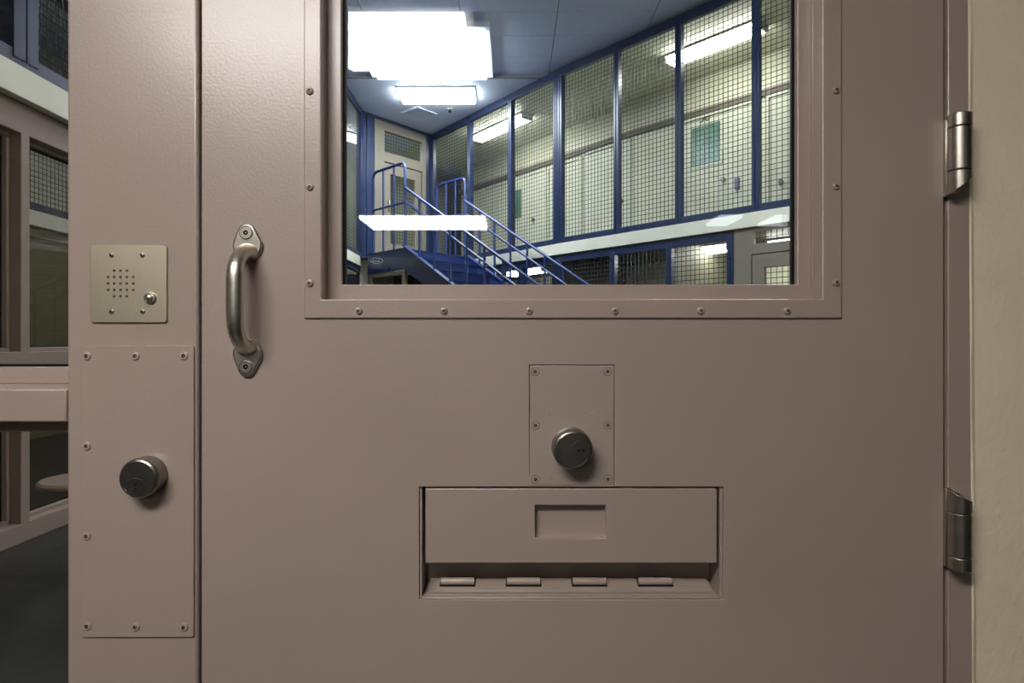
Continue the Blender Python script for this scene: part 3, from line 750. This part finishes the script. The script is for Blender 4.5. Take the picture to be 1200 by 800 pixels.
# tan lower cell front right of the lower mesh (door with meshed transom)
sQ = sE
ld = thing('door_7', 'tan lower tier door with meshed transom and vision panel at right', 'door', tuple(P1 + dB * sQ) + (0,), kind='structure')
def lower_front():
    z1 = LZ0 - 0.002
    DL = lambda px: (P1 + dB * s_at(P1, dB, px)).y
    t0, t1 = s_at(P1, dB, 884.5), s_at(P1, dB, 931)
    d0 = s_at(P1, dB, 882); w0 = s_at(P1, dB, 897)
    zt0_, zt1_ = zt(284, DL(905)), zt(269, DL(905))
    zw1 = zt(312, DL(915)); zw0 = 1.2
    end = s_at(P1, dB, 990)
    xs_ = [sQ, t0, w0, t1, t1 + 0.22, end]
    zs_ = [0, zw0, zw1, zt0_, zt1_, z1]
    tmp = MB().plate(xs_, zs_, {(1, 3), (2, 3), (2, 1)}, -0.03, 0.03)
    for v in tmp.bm.verts:
        s, y, z = v.co
        p = P1 + dB * s - nB * y
        v.co = (p.x, p.y, z)
    obj('leaf', tmp, 'greytan', ld, bevel=0.003)
    obj('wire_mesh', wire_panel(P1, dB, nB, t0, t1, zt0_, zt1_, 0.0), 'bluemesh', ld)
    obj('wire_mesh', wire_panel(P1, dB, nB, w0, t1, zw0, zw1, 0.0), 'bluemesh', ld)
    g = MB().obox(P1, dB, nB, d0, d0 + 0.01, 0.0302, 0.0312, 0, zt(297, DL(890)))
    g.obox(P1, dB, nB, d0, end, 0.0302, 0.0312, zt(298.5, DL(890)), zt(297.2, DL(890)))
    obj('door_gap', g, 'void', ld)
lower_front()
tube_px('white tube light behind the tan lower door', P1, dB, nB, 905, 960, -1.0, LZ0 - 0.002)

# ------------------------------------------------------------------ chamfered corner with tan tier door
sD0, sD1 = s_at(W0, dC, 438), s_at(W0, dC, 498)
LC = (W1 - W0).length
cw = thing('wall_corner', 'blue steel corner panels either side of the tan tier door', 'wall', (W0.x, W0.y, 0), kind='structure')
obj('panel', MB().obox(W0, dC, nC, -0.02, sD0, -0.05, 0.02, UZ0, UZ1), 'blue', cw, bevel=0.004)
obj('panel', MB().obox(W0, dC, nC, 0.08, sD0 - 0.05, 0.02, 0.04, UZ0, UZ1), 'blue', cw, bevel=0.006)
obj('panel', MB().obox(W0, dC, nC, sD1, LC + 0.02, -0.05, 0.02, UZ0, UZ1), 'blue', cw, bevel=0.004)
obj('panel', MB().obox(W0, dC, nC, 0, LC, -0.05, 0.0, 0, LZ0), 'greyroom', cw)
obj('top_rail', MB().obox(W0, dC, nC, 0, LC, -0.04, 0.03, UZ1 - 0.06, UZ1), 'blue', cw, bevel=0.004)
cd = thing('door_8', 'tan tier door with wire mesh window and transom at stair landing', 'door', tuple(W0 + dC * sD0) + (LZ1_,), kind='structure')
ws0, ws1 = s_at(W0, dC, 449.5), s_at(W0, dC, 494)
zT1, zT0 = UZ1 - 0.22, UZ1 - 0.60
zH = UZ1 - 0.78
tmp = MB().plate([sD0, ws0, ws1, sD1], [LZ1_, zH, zT0, zT1, UZ1 - 0.06], {(1, 2), (1, 0)}, -0.03, 0.05)
for v in tmp.bm.verts:
    s, y, z = v.co; p = W0 + dC * s - nC * y; v.co = (p.x, p.y, z)
obj('door_frame', tmp, 'greytan', cd, bevel=0.004)
obj('wire_mesh', wire_panel(W0, dC, nC, ws0, ws1, zT0, zT1, -0.02), 'bluemesh', cd)
tmp = MB().plate([ws0 + 0.01, ws0 + 0.16, ws1 - 0.16, ws1 - 0.01], [LZ1_ + 0.01, LZ1_ + 0.35, zH - 0.2, zH - 0.01], {(1, 1)}, 0.0, 0.045)
for v in tmp.bm.verts:
    s, y, z = v.co; p = W0 + dC * s - nC * y; v.co = (p.x, p.y, z)
lf = obj('leaf', tmp, 'greytan', cd, bevel=0.004)
obj('wire_mesh', wire_panel(W0, dC, nC, ws0 + 0.16, ws1 - 0.16, LZ1_ + 0.35, zH - 0.2, -0.03), 'bluemesh', cd)
hp = W0 + dC * (ws0 + 0.1) + nC * 0.0
obj('door_handle', MB().tube([(hp.x, hp.y, LZ1_ + 0.95), (hp.x + nC.x * 0.05, hp.y + nC.y * 0.05, LZ1_ + 0.97), (hp.x + nC.x * 0.05, hp.y + nC.y * 0.05, LZ1_ + 1.12), (hp.x, hp.y, LZ1_ + 1.14)], 0.014, 8), 'cast', cd, smooth=50)
back_wall('wall_corner_rear', 'cream wall behind the tan tier door', W0, W1, 2.2, LZ1_, CEIL, 'tier', 1.0, 2.5)
colm = thing('corner_column', 'pale painted column under the left ledge in the corner', 'column', (-2.57, 10.72, 0))
obj('shaft', MB().box(-2.635, -2.50, 10.62, 10.76, 0, LZ1_ - 0.02), 'ledge', colm, bevel=0.008)
tube_light('white tube light behind the left upper mesh near the corner', W0, dC, nC, 0.15, 0.95, -1.2, CEIL - 0.002)

# ------------------------------------------------------------------ left wall, lower level: tan glazed screen
WX = -2.65
lw = thing('wall_window_screen', 'tan steel screen of large windows under the left ledge', 'wall', (WX, 3, 0), kind='structure')
zH_, zR1, zR0, zB_ = 2.215, 1.035, 0.76, 0.105
ys = [1.3, 2.11, 3.318, 3.377, 4.55, 4.61, 5.78, 5.84, 7.01, 7.07, 8.24, 8.3, 9.5]
zsL = [0, zB_, zR0, zR1, zH_, LZ0 - 0.002]
hl_ = set()
for i in (1, 3, 5, 7, 9):
    hl_ |= {(i, 1), (i, 3)}
tmp = MB().plate(ys, zsL, hl_, 0, 0.13)
for v in tmp.bm.verts:
    s, y, z = v.co; v.co = (WX - y, s, z)
obj('screen_frame', tmp, 'tan', lw, bevel=0.004)
n_w = 9
for i in (1, 3, 5, 7, 9):
    for a, b in ((zB_, zR0), (zR1, zH_)):
        e = 0.022
        b1_ = MB()
        for (q0, q1, r0, r1) in ((ys[i], ys[i + 1], a, a + e), (ys[i], ys[i + 1], b - e, b), (ys[i], ys[i] + e, a + e, b - e), (ys[i + 1] - e, ys[i + 1], a + e, b - e)):
            b1_.box(WX - 0.09, WX - 0.06, q0, q1, r0, r1)
        gb = obj('glazing_bead', b1_, 'tan', lw, bevel=0.003)
        g1 = MB()
        for (q0, q1, r0, r1) in ((ys[i], ys[i + 1], a, a + 0.03), (ys[i], ys[i + 1], b - 0.034, b), (ys[i], ys[i] + 0.03, a, b), (ys[i + 1] - 0.03, ys[i + 1], a, b)):
            g1.box(WX - 0.098, WX - 0.0905, q0, q1, r0, r1)
        obj('gasket', g1, 'black', lw)
        obj('pane', MB().box(WX - 0.108, WX - 0.0985, ys[i], ys[i + 1], a, b), 'glass2', lw)
partition('mesh_partition', 'dark lower mesh partition under the left ledge beside the pale column', Vector((WX, 9.5)), Vector((WX, 10.85)), 0, LZ0 - 0.002, [0.05, 1.2], pw=0.08, group='lower tier mesh partitions')
tag(obj('wall_left_end', MB().box(WX - 0.8, WX - 0.7, 9.5, 10.85, 0, LZ0 - 0.002), 'greyroom'), 'grey wall behind the lower left mesh', 'wall', kind='structure')

# adjacent unit seen through the tan screen
tag(obj('wall_adjacent_lower', MB().box(-5.5, -5.36, 1.3, 14, 0, LZ0), 'olive'), 'dim olive wall of the neighbouring unit behind the glazed screen', 'wall', kind='structure')
ad = thing('trim_8', 'pale ledge of the neighbouring unit seen through the glazed screen', 'floor edge', (-5.3, 5, LZ0), kind='structure')
obj('fascia', MB().box(-5.4, -5.3, 1.3, 14, LZ0, LZ1_), 'ledge', ad)
obj('beam', MB().box(-5.36, -5.30, 1.3, 14, LZ0 - 0.13, LZ0 - 0.06), 'olive', ad)
partition('mesh_partition', 'dark upper mesh partition of the neighbouring unit behind the glazed screen', Vector((-5.34, 1.3)), Vector((-5.34, 14)), LZ1_, UZ1, [0.1 + 1.25 * i for i in range(11)], skip=(0, 9), group='upper tier mesh partitions')
tag(obj('wall_adjacent_upper', MB().box(-6.6, -6.5, 1.3, 14, LZ1_, CEIL), 'tier'), 'dim cream upper wall of the neighbouring unit', 'wall', kind='structure')
tag(obj('wall_adjacent_end', MB().box(-6.6, -2.7, 14, 14.1, 0, CEIL), 'olive'), 'dim olive end wall of the neighbouring unit', 'wall', kind='structure')
tag(obj('wall_unit_right', MB().box(4.45, 4.55, 1.1, 5.3, 0, CEIL), 'tier'), 'cream side wall of the unit hidden right of the door glass', 'wall', kind='structure')
troffer('neighbour_light', 'ceiling light of the neighbouring unit left of the mesh', -4.6, -4.0, 4.6, 5.2, CEIL, 'neighbour_lamp')

tube_light('added unseen tube light behind the dark neighbouring mesh', Vector((-5.9, 5.2)), Vector((0, 1)), Vector((1, 0)), 0, 1.2, 0, CEIL - 0.002)  # added out of view to brighten the neighbouring upper wall
# stool bolted to the floor, half hidden by the mullion
so = thing('stool', 'round pale stool behind the lower sidelight pane', 'stool', (-2.02, 2.88, 0))
obj('seat', MB().lathe([(0, 0.405), (0.10, 0.405), (0.155, 0.415), (0.17, 0.43), (0.17, 0.442), (0.16, 0.452), (0, 0.452)], (-2.02, 2.88, 0), 36, 'z'), 'stool', so, smooth=40)
obj('pedestal', MB().lathe([(0.045, 0), (0.045, 0.01), (0.035, 0.02), (0.035, 0.03), (0.035, 0.39), (0.09, 0.405), (0, 0.405)], (-2.02, 2.88, 0), 24, 'z'), 'stool', so, smooth=40)

# ================================================================== STAIRCASE
O = Vector((-1.67, 9.6)); U = Vector((0.72, -0.694)).normalized(); Vv = Vector((-U.y, U.x))
SW = 1.25; SLOPE = 0.612; ZL = LZ1_
NR = 14; RISE = ZL / NR; RUN = RISE / SLOPE
def SP(u, v, z): 
    p = O + U * u + Vv * v
    return (p.x, p.y, z)
st = thing('staircase', 'blue steel staircase with handrails rising to the tier landing', 'staircase', tuple(O) + (0,))
# landing
lnd = MB().hexa([SP(-1.55, 0, ZL - 0.04), SP(0, 0, ZL - 0.04), SP(0, SW, ZL - 0.04), SP(-1.62, SW, ZL - 0.04)], [SP(-1.55, 0, ZL), SP(0, 0, ZL), SP(0, SW, ZL), SP(-1.62, SW, ZL)])
obj('landing', lnd, 'stairblue', st)
FA = 0.33
obj('landing_fascia', MB().hexa([SP(-1.02, -0.02, ZL - FA), SP(0.0, -0.02, ZL - FA), SP(0.0, 0.0, ZL - FA), SP(-1.02, 0.0, ZL - FA)], [SP(-1.02, -0.02, ZL + 0.01), SP(0.0, -0.02, ZL + 0.01), SP(0.0, 0.0, ZL + 0.01), SP(-1.02, 0.0, ZL + 0.01)]), 'blue', st)
# stringers
RUNT = RUN * NR
def stringer(v0, v1, mat):
    d = 0.34
    prof = [(0.0, ZL + 0.03), (0.0, ZL - d), (RUNT - 0.0, -0.0 + 0.001), (RUNT + 0.06, 0.001), (RUNT + 0.06, 0.10), ]
    mb = MB().hexa([SP(u, v0, z) for u, z in prof], [SP(u, v1, z) for u, z in prof])
    o = obj('stringer', mb, mat, st, bevel=0.004)
    cap = [(0.0, ZL + 0.03), (RUNT + 0.06, 0.10)]
    mc = MB().hexa([SP(cap[0][0], v0 - 0.03, cap[0][1]), SP(cap[1][0], v0 - 0.03, cap[1][1]), SP(cap[1][0], v1 + 0.03, cap[1][1]), SP(cap[0][0], v1 + 0.03, cap[0][1])],
                   [SP(cap[0][0], v0 - 0.03, cap[0][1] + 0.02), SP(cap[1][0], v0 - 0.03, cap[1][1] + 0.02), SP(cap[1][0], v1 + 0.03, cap[1][1] + 0.02), SP(cap[0][0], v1 + 0.03, cap[0][1] + 0.02)])
    obj('stringer_cap', mc, 'stairblue', st)
stringer(-0.02, 0.0, 'blue'); stringer(SW, SW + 0.02, 'stairblue')
for k in range(NR):
    z1 = ZL - k * RISE; z0 = z1 - RISE; u = k * RUN
    obj('riser', MB().hexa([SP(u - 0.02, 0.001, z0), SP(u, 0.001, z0), SP(u, SW - 0.001, z0), SP(u - 0.02, SW - 0.001, z0)], [SP(u - 0.02, 0.001, z1 - 0.012), SP(u, 0.001, z1 - 0.012), SP(u, SW - 0.001, z1 - 0.012), SP(u - 0.02, SW - 0.001, z1 - 0.012)]), 'stairblue', st)
    if k < NR - 1:
        zz = z0
        obj('tread', MB().hexa([SP(u - 0.02, 0.001, zz - 0.012), SP(u + RUN + 0.02, 0.001, zz - 0.012), SP(u + RUN + 0.02, SW - 0.001, zz - 0.012), SP(u - 0.02, SW - 0.001, zz - 0.012)], [SP(u - 0.02, 0.001, zz), SP(u + RUN + 0.02, 0.001, zz), SP(u + RUN + 0.02, SW - 0.001, zz), SP(u - 0.02, SW - 0.001, zz)]), 'stairblue', st)
# rails
GH, HH, MH_ = 1.345, 0.945, 0.72
RT = 0.022
def lip(u): return ZL + 0.03 - SLOPE * max(0, u)
def rail_side(v, ustart):
    # guard over the landing: bent tube
    obj('guard_rail', MB().tube([SP(ustart, v, ZL), SP(ustart, v, ZL + GH - 0.10), SP(ustart + 0.03, v, ZL + GH - 0.03), SP(ustart + 0.10, v, ZL + GH), SP(-0.09, v, ZL + GH), SP(-0.025, v, ZL + GH - 0.025), SP(0, v, ZL + GH - 0.09), SP(0, v, ZL)], RT, 10), 'stairblue', st, smooth=50)
    obj('mid_rail', MB().tube([SP(ustart, v, ZL + MH_), SP(0.02, v, ZL + MH_), SP(RUNT, v, ZL + MH_ - SLOPE * RUNT)], RT * 0.9, 10), 'stairblue', st, smooth=50)
    obj('hand_rail', MB().tube([SP(0, v, ZL + HH), SP(RUNT, v, ZL + HH - SLOPE * RUNT)], RT * 1.05, 10), 'stairblue', st, smooth=50)
    nb = max(2, round(-ustart / 0.29))
    for i in range(1, nb):
        u = ustart * i / nb
        obj('baluster', MB().tube([SP(u, v, ZL), SP(u, v, ZL + GH)], 0.017, 8), 'stairblue', st, smooth=50)
    k = 1
    while k * 0.36 < RUNT:
        u = k * 0.36
        obj('baluster', MB().tube([SP(u, v, lip(u) - 0.02), SP(u, v, ZL + HH - SLOPE * u)], 0.019, 8), 'stairblue', st, smooth=50)
        k += 1
rail_side(0.0, -0.89); rail_side(SW, -0.75)

# enclosure below the landing
en = thing('storage_cage', 'grey framed dark mesh cage under the stair landing', 'cage', tuple(O) + (0,))
fm = MB()
zt_ = ZL - FA - 0.01
n_ = -Vv
def eb(u0, u1, z0, z1): fm.obox(O, U, n_, u0, u1, -0.05, 0.01, z0, z1)
eb(-0.98, 0.0, zt_ - 0.06, zt_); eb(-0.07, 0.0, 0, zt_ - 0.06); eb(-0.98, -0.92, 0, zt_ - 0.06)
obj('frame', fm, 'greytan', en, bevel=0.003)
obj('wire_mesh', wire_panel(O, U, n_, -0.92, -0.07, 0.0, zt_ - 0.06, -0.02), 'black', en)
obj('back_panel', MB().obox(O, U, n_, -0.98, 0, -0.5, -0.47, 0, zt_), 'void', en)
